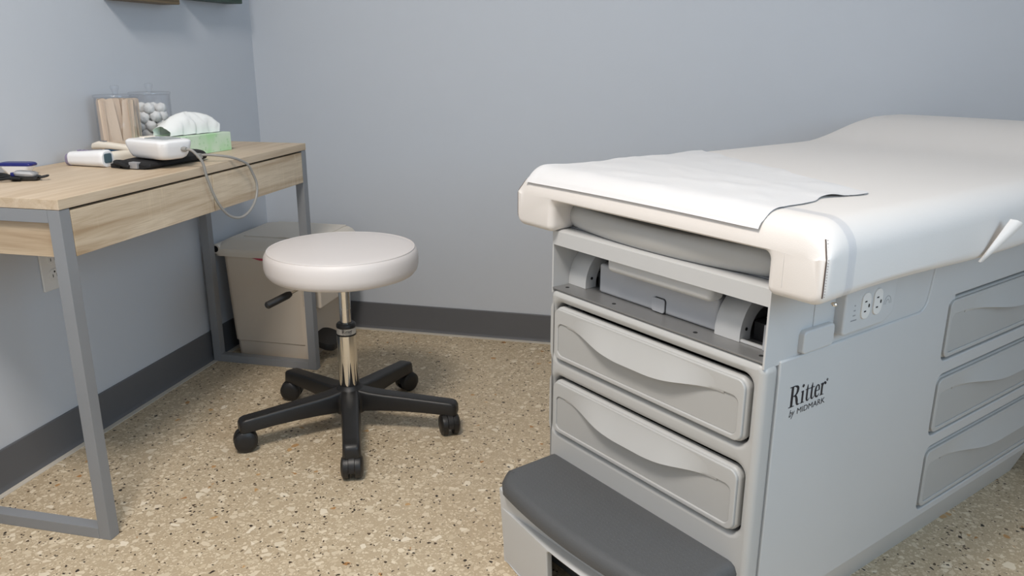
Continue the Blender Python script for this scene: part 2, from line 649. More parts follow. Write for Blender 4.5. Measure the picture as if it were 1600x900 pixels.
SD = [(.577, 1.30, .440, .566), (.577, 1.30, .276, .400), (.577, 1.30, .104, .240)]
prof = fillet([(.038, .082), (1.36, .082), (1.36, .684), (.505, .684), (.482, .5625), (.038, .5625)], [.004, .01, .004, .02, .03, .003])
sh = [rr(a - g, b + g, c - g, d + g + .003, .020) for a, b, c, d in SD]
obj('side_panel', plate([prof] + sh, .024, .003, smap(-.012)), 'table_white', ET)
obj('side_panel', plate([fillet([(.038, .03), (1.36, .03), (1.36, .684), (.505, .684), (.482, .5625), (.038, .5625)], [.004, .01, .004, .02, .03, .003])],
                        .02, .003, smap(-TW + .010)), 'table_white', ET)
obj('core', box(-TW + .022, -.05, .07, 1.35, .02, .555), 'dark_gap', ET)
obj('back_panel', box(-TW + .02, -.024, 1.34, 1.36, .03, .684, r=.003), 'table_white', ET)
# chamfered toe base
bm = bmesh.new()
loft(bm, [[(-TW + .03, y, 0), (-.031, y, 0), (-.003, y, .078), (-.003, y, .086), (-TW + .02, y, .086), (-TW + .02, y, .03)] for y in (.038, 1.13)])
obj('base', bm, 'table_white', ET)


def drawer(x0, x1, z0, z1, mapf, sag, parent, inset=.014):
    """moulded drawer front: base plate, raised rim with sagging finger pull; mapf(u, out, v)"""
    w = x1 - x0
    zt = z1 - .034
    n = 40
    mid = (x0 + x1) / 2
    bump = lambda u: sag * (1 - sstep(.12, .80, abs(u - mid) / (w / 2)))
    d = obj('drawer', plate([rr(x0, x1, z0, z1, .018)], .020, .006, lambda u, v, q: mapf(u, q - .010, v)), 'table_grey', parent)
    # recessed flat panel field
    inner = []
    a, b, zl = x0 + inset, x1 - inset, z0 + .012
    r = .012
    base = rr(a, b, zl, zt, r)
    # rim as a ring proud of the field: outline minus field, the field's top edge sags at the pull
    fld = []
    for k in range(n + 1):
        u = b - r - (b - a - 2 * r) * k / n
        fld.append((u, zt - bump(u)))
    for cx, cy, a0 in ((a + r, zt - r, 90), (a + r, zl + r, 180), (b - r, zl + r, 270), (b - r, zt - r, 0)):
        for k in range(1, 7):
            q = math.radians(a0 + 90 * k / 6)
            fld.append((cx + r * math.cos(q), cy + r * math.sin(q)))
    rim = plate([rr(x0 + .003, x1 - .003, z0 + .003, z1 - .003, .016), fld], .008, .0022, lambda u, v, q: mapf(u, q + .001, v))
    obj('rim', rim, 'table_grey', d)
    obj('field', plate([[(u, v) for u, v in fld]], .004, .0008, lambda u, v, q: mapf(u, q + .0005, v)), 'panel_grey', d)
    # finger pull: a crescent that swells outwards towards its lower lip
    bm = bmesh.new()
    rows = 8
    cols = 48
    u0, u1 = mid - w * .41, mid + w * .41
    rings = []
    for i in range(cols + 1):
        u = u0 + (u1 - u0) * i / cols
        f = 1 - sstep(.30, .80, abs(u - mid) / (w / 2))
        zb = zt - bump(u) - .001
        top = z1 - .005
        sec = []
        for k in range(rows + 1):
            s = k / rows
            sec.append(Vector(mapf(u, .0046 + .017 * f * s ** 1.2, top + (zb - top) * s)))
        sec.append(Vector(mapf(u, .0030 + .010 * f, zb - .0030)))
        sec.append(Vector(mapf(u, -.002, zb)))
        sec.append(Vector(mapf(u, -.002, top)))
        rings.append(sec)
    loft(bm, rings)
    obj('handle', bm, 'table_grey', d)
    return d


for a, b, c, d in (D1, D2):
    drawer(a, b, c, d, lambda u, o, v: (u, -.001 - o, v), .020, ET)
for a, b, c, d in SD:
    drawer(a, b, c, d, lambda u, o, v: (-.003 + o, u, v), .026, ET)

# upper cabinet: two sheet sides, shelf plate, crossbar
obj('cabinet_side', box(-TW, -TW + .004, .003, .60, .556, .70, r=.0008), 'table_white', ET)
obj('cabinet_side', box(-.0075, -.0035, .001, .60, .556, .745, r=.0008), 'table_white', ET)
obj('slot_back', box(-TW + .004, -.008, .33, .335, .565, .74), 'inner_grey', ET)
sp = obj('shelf_plate', box(-TW + .004, -.0075, .002, .33, .5645, .568, r=.0006), 'steel_sheet', ET)
for hx in (-.497, -.361, -.161, -.026):
    bm = bmesh.new()
    lathe(bm, [(0, 0), (.0042, 0), (.0038, .0007), (0, .0007)], 14, (hx, .023, .5679))
    obj('screw_hole', bm, 'black', sp)
# crossbar: bent sheet, slightly bowed top lip
bm = bmesh.new()
rings = []
for i in range(25):
    x = -TW + .004 + (TW - .0115) * i / 24
    f = 1 - ((x + TW / 2) / (TW / 2)) ** 2
    rings.append([(x, .002, .657), (x, .002, .685), (x, .010, .688), (x, .055, .688), (x, .055, .686), (x, .012, .684), (x, .006, .682), (x, .006, .659), (x, .040, .6575), (x, .040, .656)])
loft(bm, rings)
cb = obj('crossbar', bm, 'table_white', ET)
obj('end_bracket', box(-.020, -.008, .012, .040, .660, .684, r=.001), 'inner_grey', cb)
# sliding leg rest in the slot
bm = bmesh.new()
rings = []
n = 32
for i in range(n + 1):
    t = i / n
    x = -.512 + (.512 - .018) * t
    f = 1 - (2 * t - 1) ** 2
    y0 = .030 - .024 * f
    e = min(1, min(t, 1 - t) / .03)
    hgt = .021 * (e ** .5 if e < 1 else 1) + .002
    zc = .714 - .004 * f
    sec = []
    for k in range(9):
        a = math.radians(-90 + 180 * k / 8)
        sec.append((x, y0 + .016 - .016 * math.cos(a), zc + hgt * math.sin(a)))
    sec += [(x, .32, zc + hgt), (x, .32, zc - hgt)]
    rings.append(sec)
loft(bm, rings)
lr = obj('leg_rest', bm, 'table_grey', ET)
obj('leg_rest_tray', box(-.508, -.022, .034, .32, .6885, .692, r=.001), 'inner_grey', ET)
obj('slot_roof', box(-.515, -.008, .012, 1.30, .7425, .7465, r=.001), 'table_white', ET)
# centre drawer box with latch tab, treatment pan above it
cbx = obj('tray_drawer', box(-.436, -.140, .052, .32, .5685, .628, r=.006, seg=3), 'tray_grey', ET)
obj('latch_tab', plate([rr(-.289, -.258, .570, .596, .005)], .004, .001, fmap(.0505)), 'tray_grey', cbx)
obj('latch_gap', plate([rr(-.286, -.2565, .568, .5975, .006)], .0012, .0002, fmap(.0515)), 'dark_gap', cbx)
obj('treatment_pan', box(-.375, -.125, .012, .050, .630, .664, r=.011, seg=4), 'table_white', ET)


def stirrup(xc):
    bm = bmesh.new()
    pth = [(.044, .5685), (.0445, .585), (.049, .603), (.058, .620), (.073, .635), (.094, .645), (.130, .650), (.20, .650)]
    pth = [(q_.x, q_.y) for q_ in smooth_path([(a_, b_, 0) for a_, b_ in pth], 3)]
    rings = []
    for i, (y, z) in enumerate(pth):
        a = pth[max(i - 1, 0)]
        b = pth[min(i + 1, len(pth) - 1)]
        t = Vector((b[0] - a[0], b[1] - a[1])).normalized()
        nn = Vector((t.y, -t.x)) * .028
        hw = .026
        sec = []
        for u, w in rr(-hw, hw, 0, 1, .006 if False else .005, 3):
            ww = max(0, min(1, w))
            sec.append((xc + u, y + nn.x * ww, z + nn.y * ww))
        rings.append(sec)
    loft(bm, rings)
    s = obj('stirrup', bm, 'table_white', ET, angle=40)
    s.modifiers.clear()
    bm = bmesh.new()
    lathe(bm, [(0, 0), (.003, 0), (.003, .0012), (0, .0012)], 12)
    for v in bm.verts:
        v.co = Vector((xc + .0256 + v.co.z, .060 + v.co.x, .588 + v.co.y))
    obj('pin_hole', bm, 'black', s)
    obj('stirrup_rail', box(xc + .030, xc + .050, .075, .30, .5685, .6, r=.001), 'dark_gap', s)


stirrup(-.492)
stirrup(-.112)
obj('rail_bracket', box(-.040, -.009, .042, .12, .5685, .612, r=.0015), 'tray_grey', ET)
obj('rail_foot', box(-.086, -.040, .046, .052, .5685, .573, r=.0006), 'table_white', ET)

# side fittings: outlet housing with two receptacles, small cover
hs = obj('outlet_housing', plate([fillet([(.178, .578), (.300, .578), (.332, .592), (.332, .668), (.178, .668)], [.008, .03, .016, .006, .008])], .022, .004, smap(.004)), 'table_white', ET)
for k, yc in enumerate((.236, .272)):
    zc = .622 + .001 * k
    o = obj('receptacle', plate([fillet([(yc - .013, zc - .023), (yc + .013, zc - .023), (yc + .013, zc + .023), (yc - .013, zc + .023)], .0125)], .006, .0012, smap(.0150)), 'outlet_white', hs)
    for u0, u1, v0, v1 in ((-.0065, -.0005, .007, .0092), (-.0065, -.0005, -.0102, -.0080)):
        obj('slot', box(.0179, .0184, yc + u0, yc + u1, zc + v0, zc + v1), 'black', o)
    bm = bmesh.new()
    lathe(bm, [(0, 0), (.0026, 0), (.0026, .0006), (0, .0006)], 10)
    for v in bm.verts:
        v.co = Vector((.0179 + v.co.z, yc + .0068 + v.co.x * .8, zc - .0005 + v.co.y * 1.3))
    obj('ground_hole', bm, 'black', o)
for k in range(4):
    z = .627 - .0085 * k
    h = .0022
    w = (.004, .006, .008, .018)[k]
    bm = bmesh.new()
    for q in range(int(w / .002)):
        rbox(bm, .0150, .01515, .206 - w / 2 + q * .002, .206 - w / 2 + q * .002 + .0012, z - h / 2, z + h / 2)
    obj('small_print', bm, 'ink_grey', hs)
bm = bmesh.new()
for rad in (.006, .011):
    tube(bm, [(.01505, .307 + rad * math.cos(a), .612 + rad * 1.3 * math.sin(a)) for a in [math.radians(q) for q in range(0, 181, 18)]], .0004, 4)
obj('mark', bm, 'ink_grey', hs)
obj('side_cover', plate([rr(.084, .168, .5650, .604, .008)], .014, .003, smap(.0)), 'table_white', ET)
obj('cover_edge', box(-.0035, -.0020, .118, .162, .604, .650, r=.0005), 'table_white', ET)

# lettering on the side panel
lg = lambda u, v: (.0004, .0705 + u * .0226, .4745 + v * .0222)
obj('logo', serif_logo(lg), 'ink', ET)
obj('logo_line', text_bm('MIDMARK', .0148, lambda u, v: (.0004, .0950 + u, .4580 + v), sx=1.19), 'ink', ET)
obj('logo_line', text_bm('by', .0185, lambda u, v: (.0004, .0735 + u, .4572 + v), sx=.8, shear=.3), 'ink', ET)

# step
sy = lambda x: -.148 - .026 * max(0, 1 - ((x + .265) / .245) ** 2)
def step_outline(sh):
    pts = [(-.510 + sh, .0)]
    m = 24
    x0, x1 = -.508 + sh, -.022 - sh
    for i in range(m + 1):
        x = x0 + (x1 - x0) * i / m
        e = min(i, m - i)
        corner = .030 if e == 0 else (.010 if e == 1 else 0)
        pts.append((x, sy(x) + sh + corner))
    pts.append((-.020 - sh, .0))
    return pts


def ring_at(sh, z):
    return [(x, min(y, 0) if k not in (0,) else y, z) for k, (x, y) in enumerate(step_outline(sh))]


bm = bmesh.new()
loft(bm, [ring_at(.004, .166), ring_at(-.002, .172), ring_at(-.003, .184), ring_at(.002, .195), ring_at(.010, .200), ring_at(.018, .201)])
stp_t = bm
bm = bmesh.new()
# step body: bowed front wall with an opening, side walls, dark inside
def sub(loop, k=8):
    out_ = []
    for i in range(len(loop)):
        p_, q_ = loop[i], loop[(i + 1) % len(loop)]
        kk = max(1, int(math.dist(p_, q_) / .02))
        out_ += [(p_[0] + (q_[0] - p_[0]) * t / kk, p_[1] + (q_[1] - p_[1]) * t / kk) for t in range(kk)]
    return out_


bm = plate([sub(fillet([(-.492, 0), (-.038, 0), (-.028, .169), (-.502, .169)], .003)), sub(fillet([(-.320, .0), (-.210, .0), (-.210, .128), (-.320, .128)], [0, 0, .010, .010]))[1:] if False else sub(fillet([(-.320, .006), (-.210, .006), (-.210, .128), (-.320, .128)], [.002, .002, .010, .010]))],
           .014, .003, lambda u, v, w: (u, sy(u) + .012 - w + (.170 - v) * .05, v))
for xa, xb in ((-.500, -.486), (-.044, -.030)):
    t_ = .010 if xa < -.3 else -.010
    loft(bm, [[(xa + t_, y, 0), (xb + t_, y, 0), (xb, y, .169), (xa, y, .169)] for y in (-.140, -.001)])
rbox(bm, -.49, -.04, -.14, -.001, .160, .168)
stp = obj('step', bm, 'table_white', ET)
obj('tread', stp_t, 'tread_grey', stp)
# raised studs on the tread
bm = bmesh.new()
for i in range(46):
    for j in range(19):
        x = -.488 + i * .0098 + (j % 2) * .0049
        y = -.020 - j * .0098
        if x > -.040 or y < sy(x) + .028:
            continue
        r_ = .0034
        c0 = [bm.verts.new((x + dx * r_, y + dy * r_, .2008)) for dx, dy in ((1, 0), (0, 1), (-1, 0), (0, -1))]
        tp = bm.verts.new((x, y, .2022))
        for k in range(4):
            bm.faces.new((c0[k], c0[(k + 1) % 4], tp))
sd = obj('tread_studs', bm, 'tread_grey', stp, angle=80)
sd['kind'] = 'stuff'
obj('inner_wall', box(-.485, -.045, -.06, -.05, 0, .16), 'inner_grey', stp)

# cushion
XC, HW, ZT, RC = -TW / 2, .355, .800, .048


def headrest(y):
    return .052 * sstep(.90, 1.26, y)


def front_drop(y):
    d = (y + .02) / .050
    return .040 * (1 - math.sqrt(max(0, 1 - (1 - d) ** 2))) if d < 1 else 0


def ztop(x, y):
    e = abs(x - XC) - (HW - RC)
    z = ZT + headrest(y) - front_drop(y)
    z += .004 * (1 - ((x - XC) / HW) ** 2)
    if e > 0:
        z -= RC - math.sqrt(max(0, RC * RC - min(e, RC) ** 2))
    return z


def cushion_section():
    o = [(XC - HW, .686), (XC - HW, ZT), (XC + HW, ZT), (XC + HW, .684), (-.002, .684), (-.002, .7465), (-.500, .7465), (-.500, .686)]
    f = fillet(o, [.022, RC, RC, .022, .014, .012, .012, .014], n=7)
    res = []
    m = len(f)
    for i in range(m):         # subdivide the long top edge
        a, b = f[i], f[(i + 1) % m]
        res.append(a)
        L = math.dist(a, b)
        k = int(L / .06)
        for q in range(1, k + 1):
            t = q / (k + 1)
            res.append((a[0] + (b[0] - a[0]) * t, a[1] + (b[1] - a[1]) * t))
    return res


sec = cushion_section()
m = len(sec)
nrm = []
for i in range(m):
    a, b = Vector(sec[i - 1]), Vector(sec[(i + 1) % m])
    t = (b - a).normalized()
    nrm.append(Vector((t.y, -t.x)))
area2 = sum(sec[i][0] * sec[(i + 1) % m][1] - sec[(i + 1) % m][0] * sec[i][1] for i in range(m))
sg = 1 if area2 > 0 else -1
RE = .013
st = [(-.02 + RE * (1 - math.cos(math.radians(q))), RE * (1 - math.sin(math.radians(q)))) for q in (0, 22, 45, 67, 90)]
ys = [(y, i_) for y, i_ in st] + [(y, 0) for y in (.0, .01, .02, .032, .05, .10, .16, .22, .3, .4, .5, .6, .7, .8, .88, .93, .98, 1.03, 1.08, 1.13, 1.18, 1.23, 1.28, 1.33)]
ys += [(1.38 - RE * 2 * (1 - math.sin(math.radians(q))), RE * 2 * (1 - math.cos(math.radians(q)))) for q in (0, 22, 45, 67, 90)]
rings = []
for y, ins in ys:
    rg = []
    for (x, z), nv in zip(sec, nrm):
        px, pz = x - sg * nv.x * ins, z - sg * nv.y * ins
        w = max(0, min(1, (pz - .752) / .03))
        pz += w * (headrest(y) - front_drop(max(y, -.0195)) + .004 * (1 - min(1, ((px - XC) / HW) ** 2)))
        if z < .70:
            pz += .004 * math.sin(y * 9)
        rg.append((px, y, pz))
    rings.append(rg)
bm = bmesh.new()
loft(bm, rings)
cu = obj('cushion', bm, 'vinyl_white', ET, angle=60)
# corner seams with stitching, laid on the cushion surface
from mathutils.bvhtree import BVHTree
tree = BVHTree.FromPolygons([v.co.copy() for v in cu.data.vertices], [tuple(p_.vertices) for p_ in cu.data.polygons])


def corner_hit(z, sx_, k=1.0):
    dr = Vector((-sx_, k, 0)).normalized()
    h = tree.ray_cast(Vector((XC + sx_ * (HW - .004), -.016, z)) - dr * .08, dr)
    return h[0]


for sx_ in (1, -1):
    zs_ = [.698 + .080 * k / 14 for k in range(15)]
    pts = [q_ + Vector((0, 0, 0)) for q_ in [corner_hit(z, sx_) for z in zs_] if q_]
    bm = bmesh.new()
    tube(bm, pts, .0011, 6)
    obj('seam', bm, 'thread_dark', cu)
    bm = bmesh.new()
    for k in range(20):
        q_ = corner_hit(.700 + .077 * k / 19, sx_)
        if q_:
            x_, y_, z_ = q_ + Vector((sx_ * .0012, .0035, 0))
            rbox(bm, x_ - .0010, x_ + .0010, y_ - .0018, y_ + .0018, z_ - .0004, z_ + .0004)
    so = obj('stitches', bm, 'thread_pale', cu)
    so['kind'] = 'stuff'
# seam where the front arm meets the lip
bm = bmesh.new()
tube(bm, [(.026, -.0203, .70), (.026, -.0205, .735), (.026, -.0200, .752)], .0005, 5)
obj('seam', bm, 'vinyl_white', cu)
# flap of loose vinyl at the side
bm = bmesh.new()
rows, cols = 14, 6
grid = []
for i in range(rows + 1):
    t = i / rows
    y = .436 + .060 * t
    z = .684 + .068 * t ** 1.05
    wdt = .010 + .022 * t
    rw = []
    for j in range(cols + 1):
        s = j / cols
        curl = .020 * t * math.sin(PI * s)
        rw.append((XC + HW + .001 + curl + .014 * t * (1 - s), y + wdt * s, z - .028 * s * t * s))
    grid.append(rw)
vg = [[bm.verts.new(p) for p in r_] for r_ in grid]
for i in range(rows):
    for j in range(cols):
        bm.faces.new((vg[i][j], vg[i + 1][j], vg[i + 1][j + 1], vg[i][j + 1]))
bm.normal_update()
bmesh.ops.solidify(bm, geom=bm.faces[:], thickness=.0035)
obj('vinyl_flap', bm, 'vinyl_white', cu)
# clear paper strap wrapping the cushion
bm = bmesh.new()
path = []
for x in [-.07 + (XC + HW - RC + .07) * k / 12 for k in range(13)]:
    path.append((x, None))
pts = [(x, ztop(x, .04) + .0012) for x, _ in path]
for k in range(1, 9):
    a = math.radians(90 - 90 * k / 8)
    pts.append((XC + HW - RC + (RC + .0012) * math.cos(a), ZT - RC + .001 + (RC + .0012) * math.sin(a)))
pts += [(XC + HW + .0012, .73), (XC + HW + .0012, .706), (XC + HW - .004, .690), (XC + HW - .018, .682)]
rings = [[(x, .031, z), (x, .048, z), (x, .048, z + .0008), (x, .031, z + .0008)] for x, z in pts]
for i, (x, z) in enumerate(pts):
    a = pts[max(i - 1, 0)]
    b = pts[min(i + 1, len(pts) - 1)]
    t = Vector((b[0] - a[0], b[1] - a[1])).normalized()
    nn = Vector((-t.y, t.x)) * .0009
    rings[i] = [(x, .030, z), (x, .048, z), (x + nn.x, .048, z + nn.y), (x + nn.x, .030, z + nn.y)]
loft(bm, rings)
sto = obj('paper_strap', bm, 'clear_strap', ET)
bm = bmesh.new()
lathe(bm, [(0, 0), (.004, 0), (.005, .002), (.004, .004), (0, .005)], 12, (XC + HW - .012, .030, .6775))
obj('snap', bm, 'chrome', sto)

# disposable paper on the cushion
bm = bmesh.new()
NX, NY = 110, 90


def right_edge(y):
    e = -.022
    if y > .10:
        e = -.022 - .012 * sstep(.10, .16, y) + .02 * sstep(.16, .24, y)
    if y > .245:
        e = -.014 - .045 * sstep(.245, .32, y)
    return e + .004 * noise.noise((y * 30, 3, 1))


grid = []
for j in range(NY + 1):
    t = j / NY
    rw = []
    for i in range(NX + 1):
        s = i / NX
        y = -.0185 + (.50 - .235 * s + .012 * noise.noise((s * 9, 2, 7)) + .0185) * t ** 1.2
        xr = right_edge(y)
        xl = -.585 + .006 * noise.noise((y * 18, 9, 2))
        x = xl + (xr - xl) * s
        fr = sstep(-.018, .03, y)
        wr = (noise.noise((x * 9, y * 13, 4.2)) * .0026 + noise.noise((x * 24 + y * 14, y * 20, 1.2)) * .0016) * fr * (1 - sstep(.35, .8, y) * .7)
        ridge = (.0012 * math.exp(-((y - .10 - .25 * (x + .3)) / .024) ** 2) + .0012 * math.exp(-((y - .22 + .18 * (x + .3)) / .020) ** 2)) * fr
        edge = .0004 * math.exp(-((s - 1) / .03) ** 2) + .003 * math.exp(-(s / .03) ** 2) * (.5 + .5 * math.sin(y * 30))
        z = ztop(x, max(y, -.0175)) + .0026 + max(wr, -.0003) + ridge + edge
        rw.append((x, y - (.0022 if y < -.01 else 0), z))
    grid.append(rw)
vg = [[bm.verts.new(p) for p in r_] for r_ in grid]
for j in range(NY):
    for i in range(NX):
        bm.faces.new((vg[j][i], vg[j][i + 1], vg[j + 1][i + 1], vg[j + 1][i]))
bm.normal_update()
bmesh.ops.solidify(bm, geom=bm.faces[:], thickness=.0004)
pp = obj('exam_paper', bm, 'paper', angle=60)
pp.location = (1.7117, -1.5409, 0)
pp.rotation_euler = (0, 0, -.7113)
tag(pp, 'wrinkled white disposable paper spread over the exam table cushion', 'paper')

# ------------------------------------------------------------------ desk
DX, DY0, DY1, DH = .3985, -1.452, -.424, .75
DK = thing('desk', 'narrow pale oak desk with grey metal frame and two drawers', 'desk', (.2, -.94, 0))
dl = lambda x0, x1, y0, y1, z0, z1, **k: box(x0 - .2, x1 - .2, y0 + .94, y1 + .94, z0, z1, **k)
obj('tabletop', dl(.004, DX, DY0, DY1, .7297, DH, r=.0012), 'wood_top', DK)
FW = .028
for ya, yb in ((DY0, DY0 + FW), (DY1 - FW, DY1)):
    obj('leg', dl(DX - FW - .001, DX - .001, ya, yb, 0, .729, r=.0012), 'frame_grey', DK)
    obj('leg', dl(.014, .014 + FW, ya, yb, 0, .729, r=.0012), 'frame_grey', DK)
    obj('top_rail', dl(.014 + FW, DX - FW - .001, ya, yb, .703, .729, r=.0012), 'frame_grey', DK)
    obj('floor_rail', dl(.014 + FW, DX - FW - .001, ya, yb, 0, .026, r=.0012), 'frame_grey', DK)
obj('side_panel', dl(.03, DX - FW - .003, DY0 + .008, DY0 + .024, .633, .703, r=.0008), 'wood_side', DK)
obj('side_panel', dl(.03, DX - FW - .003, DY1 - .024, DY1 - .008, .633, .703, r=.0008), 'wood_side', DK)
obj('back_panel', dl(.016, .030, DY0 + FW, DY1 - FW, .633, .729), 'wood_side', DK)
obj('drawer_bottom', dl(.030, DX - .018, DY0 + FW, DY1 - FW, .640, .648), 'wood_side', DK)
for ya, yb in ((DY0 + FW + .0015, -.9385), (-.9355, DY1 - FW - .0015)):
    obj('drawer', dl(DX - .017, DX - .001, ya, yb, .6315, .7245, r=.0012), 'wood_front', DK)
obj('drawer_gap', dl(DX - .024, DX - .018, DY0 + FW, DY1 - FW, .636, .7290), 'dark_gap', DK)

# ------------------------------------------------------------------ stool
SX, SY = .681, -.813
ST = thing('stool', 'round white padded stool on a black five-wheeled base', 'stool', (SX, SY, 0))
bm = bmesh.new()
SR = .2035
prof = [(0, .452), (.150, .450), (.178, .451), (.192, .456), (.200, .466), (SR, .480), (SR, .496), (.2025, .508), (.199, .516), (.1945, .5215), (.1925, .5223), (.1905, .5230), (.186, .5250), (.16, .5272), (.10, .529), (0, .530)]
lathe(bm, prof, 72)
seat = obj('seat', bm, 'seat_white', ST, angle=60)
bm = bmesh.new()
tube(bm, [(.1932 * math.cos(a), .1932 * math.sin(a), .5228) for a in [2 * PI * k / 72 for k in range(73)]], .0016, 6)
obj('piping', bm, 'seat_white', seat)
bm = bmesh.new()
lathe(bm, [(0, .438), (.07, .438), (.075, .441), (.075, .452), (0, .452)], 24)
obj('seat_plate', bm, 'black_plastic', ST)
bm = bmesh.new()
lathe(bm, [(0, .29), (.0155, .29), (.0155, .352), (.0158, .3525), (.0158, .3540), (.0155, .3545), (.0155, .395), (.0165, .398), (.0165, .438), (0, .438)], 28)
obj('gas_tube', bm, 'chrome', ST)
bm = bmesh.new()
lathe(bm, [(0, .300), (.0262, .300), (.0268, .303), (.0262, .309), (.0225, .313), (0, .313)], 28)
obj('collar', bm, 'black_plastic', ST)
# chrome sleeve with tapered fingers over a black core
bm = bmesh.new()
lathe(bm, [(0, .105), (.0280, .105), (.0262, .20), (.0250, .205), (.0250, .279), (.0256, .2795), (.0256, .2825), (0, .2825)], 36)
obj('sleeve_core', bm, 'black', ST)
bm = bmesh.new()
NF = 8
cols = 8
zs = [.2785, .24, .215, .205, .195, .185, .175, .165, .155, .145, .139, .135, .1335]


def fin_w(z):
    if z > .205:
        return 1.0
    w = 1 - .42 * ((.205 - z) / .07) ** .8
    if z < .145:
        w *= math.sqrt(max(.02, 1 - ((.145 - z) / .0118) ** 2))
    return w


for k in range(NF):
    a0 = 2 * PI * k / NF + .26
    g_ = []
    for z in zs:
        w = fin_w(z)
        r_ = .0266 + .0012 * (1 - sstep(.13, .2, z))
        g_.append([bm.verts.new((r_ * math.cos(a0 + (PI / NF) * w * (2 * j / cols - 1)), r_ * math.sin(a0 + (PI / NF) * w * (2 * j / cols - 1)), z)) for j in range(cols + 1)])
    for a, b in zip(g_, g_[1:]):
        for j in range(cols):
            bm.faces.new((a[j], a[j + 1], b[j + 1], b[j]))
bmesh.ops.remove_doubles(bm, verts=bm.verts[:], dist=1e-6)
obj('sleeve', bm, 'chrome', ST, angle=70)
bm = bmesh.new()
lathe(bm, [(.0252, .2830), (.0264, .2830), (.0264, .2995), (.0252, .2995), (.0252, .2830)], 40)
lb = obj('label_band', bm, 'brushed', ST)
va = math.atan2(-2.743 - SY, 1.584 - SX)


def cyl(u, v):
    a = va + u / .0266
    return (.0266 * math.cos(a), .0266 * math.sin(a), v)


bml = serif_logo(lambda u, v: cyl((u - 2.0) * .0064, .2886 + v * .0064), reg=False, bold=1.45)
obj('label_lettering', bml, 'ink', lb)
obj('label_lettering', text_bm('by MIDMARK', .0052, lambda u, v: cyl(u - .0105, .2840 + v), sx=.85), 'ink', lb)
# lever
bm = bmesh.new()
lp = [(-.02, -.02, .444), (-.06, -.065, .440), (-.100, -.125, .4195)]
tube(bm, smooth_path(lp, 5), .0034, 8)
lv = obj('lever', bm, 'chrome', ST)
bm = bmesh.new()
p0, p1 = Vector((-.094, -.116, .4225)), Vector((-.134, -.176, .4035))
tube(bm, [p0.lerp(p1, t) for t in (0, .06, .15, .5, .85, .95, 1)], lambda t: .0098 * (.62 if t < .01 else (.8 if t < .2 else (1 if t < .9 else .62))), 14)
obj('grip', bm, 'black_plastic', lv)
# hub and arms
bm = bmesh.new()
lathe(bm, [(0, .052), (.044, .054), (.050, .062), (.050, .098), (.044, .112), (.034, .124), (.0295, .132), (0, .132)], 36)
obj('hub', bm, 'black_plastic', ST)
ARM = bmesh.new()
rings = []
for r_, zt, zb, hw in ((.030, .122, .060, .026), (.060, .116, .062, .0275), (.10, .111, .064, .0265), (.16, .106, .064, .0250), (.22, .1005, .062, .0240), (.265, .0965, .059, .0240), (.290, .0945, .0565, .0240), (.300, .091, .056, .0225), (.306, .083, .058, .018)):
    sec = [(r_, u, v) for u, v in fillet([(-hw, zb), (hw, zb), (hw * .86, zt), (-hw * .86, zt)], [.004, .004, .008, .008], 3)]
    rings.append(sec)
loft(ARM, rings)
bmesh.ops.recalc_face_normals(ARM, faces=ARM.faces[:])
arm_me = bpy.data.meshes.new('leg')
ARM.to_mesh(arm_me)
ARM.free()


def caster_meshes():
    hood = bmesh.new()
    rings = []
    for k in range(13):
        a = math.radians(-8 + 196 * k / 12)
        c_, s_ = math.cos(a), math.sin(a)
        rings.append([(.0285 * c_, -.0065, .0285 * s_ + .0285), (.0285 * c_, .0065, .0285 * s_ + .0285), (.016 * c_, .0065, .016 * s_ + .0285), (.016 * c_, -.0065, .016 * s_ + .0285)])
    loft(hood, rings)
    stem = bmesh.new()
    lathe(stem, [(0, .044), (.009, .044), (.009, .064), (0, .064)], 14)
    wheel = bmesh.new()
    lathe(wheel, [(0, 0), (.012, 0), (.021, .0015), (.0268, .006), (.0275, .010), (.0275, .018), (0, .018)], 30)
    for v in wheel.verts:
        x, y, z = v.co
        v.co = Vector((x, .0255 - z, y + .0275))
    out = []
    for nm, b_ in (('hood', hood), ('stem', stem), ('wheel', wheel)):
        bmesh.ops.recalc_face_normals(b_, faces=b_.faces[:])
        me = bpy.data.meshes.new(nm)
        b_.to_mesh(me)
        b_.free()
        out.append(me)
    return out


hood_me, stem_me, wheel_me = caster_meshes()
cast_rot = [35, -95, -150, 100, 60]
for k in range(5):
    a = math.radians(6.3 + 72 * k)
    o = link('leg', arm_me, 'black_plastic', ST, 45)
    o.rotation_euler = (0, 0, a)
    cs = link('caster', hood_me, 'black_plastic', ST, 45)
    sw = math.radians((-60, 60, 190, 215, 290)[k])
    off = .012
    cs.location = (.280 * math.cos(a) + off * math.cos(sw), .280 * math.sin(a) + off * math.sin(sw), 0)
    cs.rotation_euler = (0, 0, sw)
    cs.scale = (1.1, 1.1, 1.1)
    s2 = link('stem', stem_me, 'black_plastic', cs, 45)
    s2.location = (-off, 0, 0)
    for q in (0, 1):
        w_ = link('wheel', wheel_me, 'black_plastic', cs, 40)
        if q:
            w_.rotation_euler = (0, 0, PI)

# ------------------------------------------------------------------ waste bin in the corner
BN = thing('waste_bin', 'beige plastic step-on waste bin in the corner behind the desk', 'waste bin', (.2, -.24, 0))
bl = lambda x, y, z: (x - .2, y + .24, z)
bm = bmesh.new()
rings = []
for z, t in ((0, .016), (.055, .014), (.058, .010), (.20, .005), (.36, 0)):
    rings.append([bl(x, y, z) for x, y in rr(.046 + t, .338 - t * .2, -.392 + t, -.094 - t, .020, 4)])
loft(bm, rings)
bb = obj('body', bm, 'bin_beige', BN)
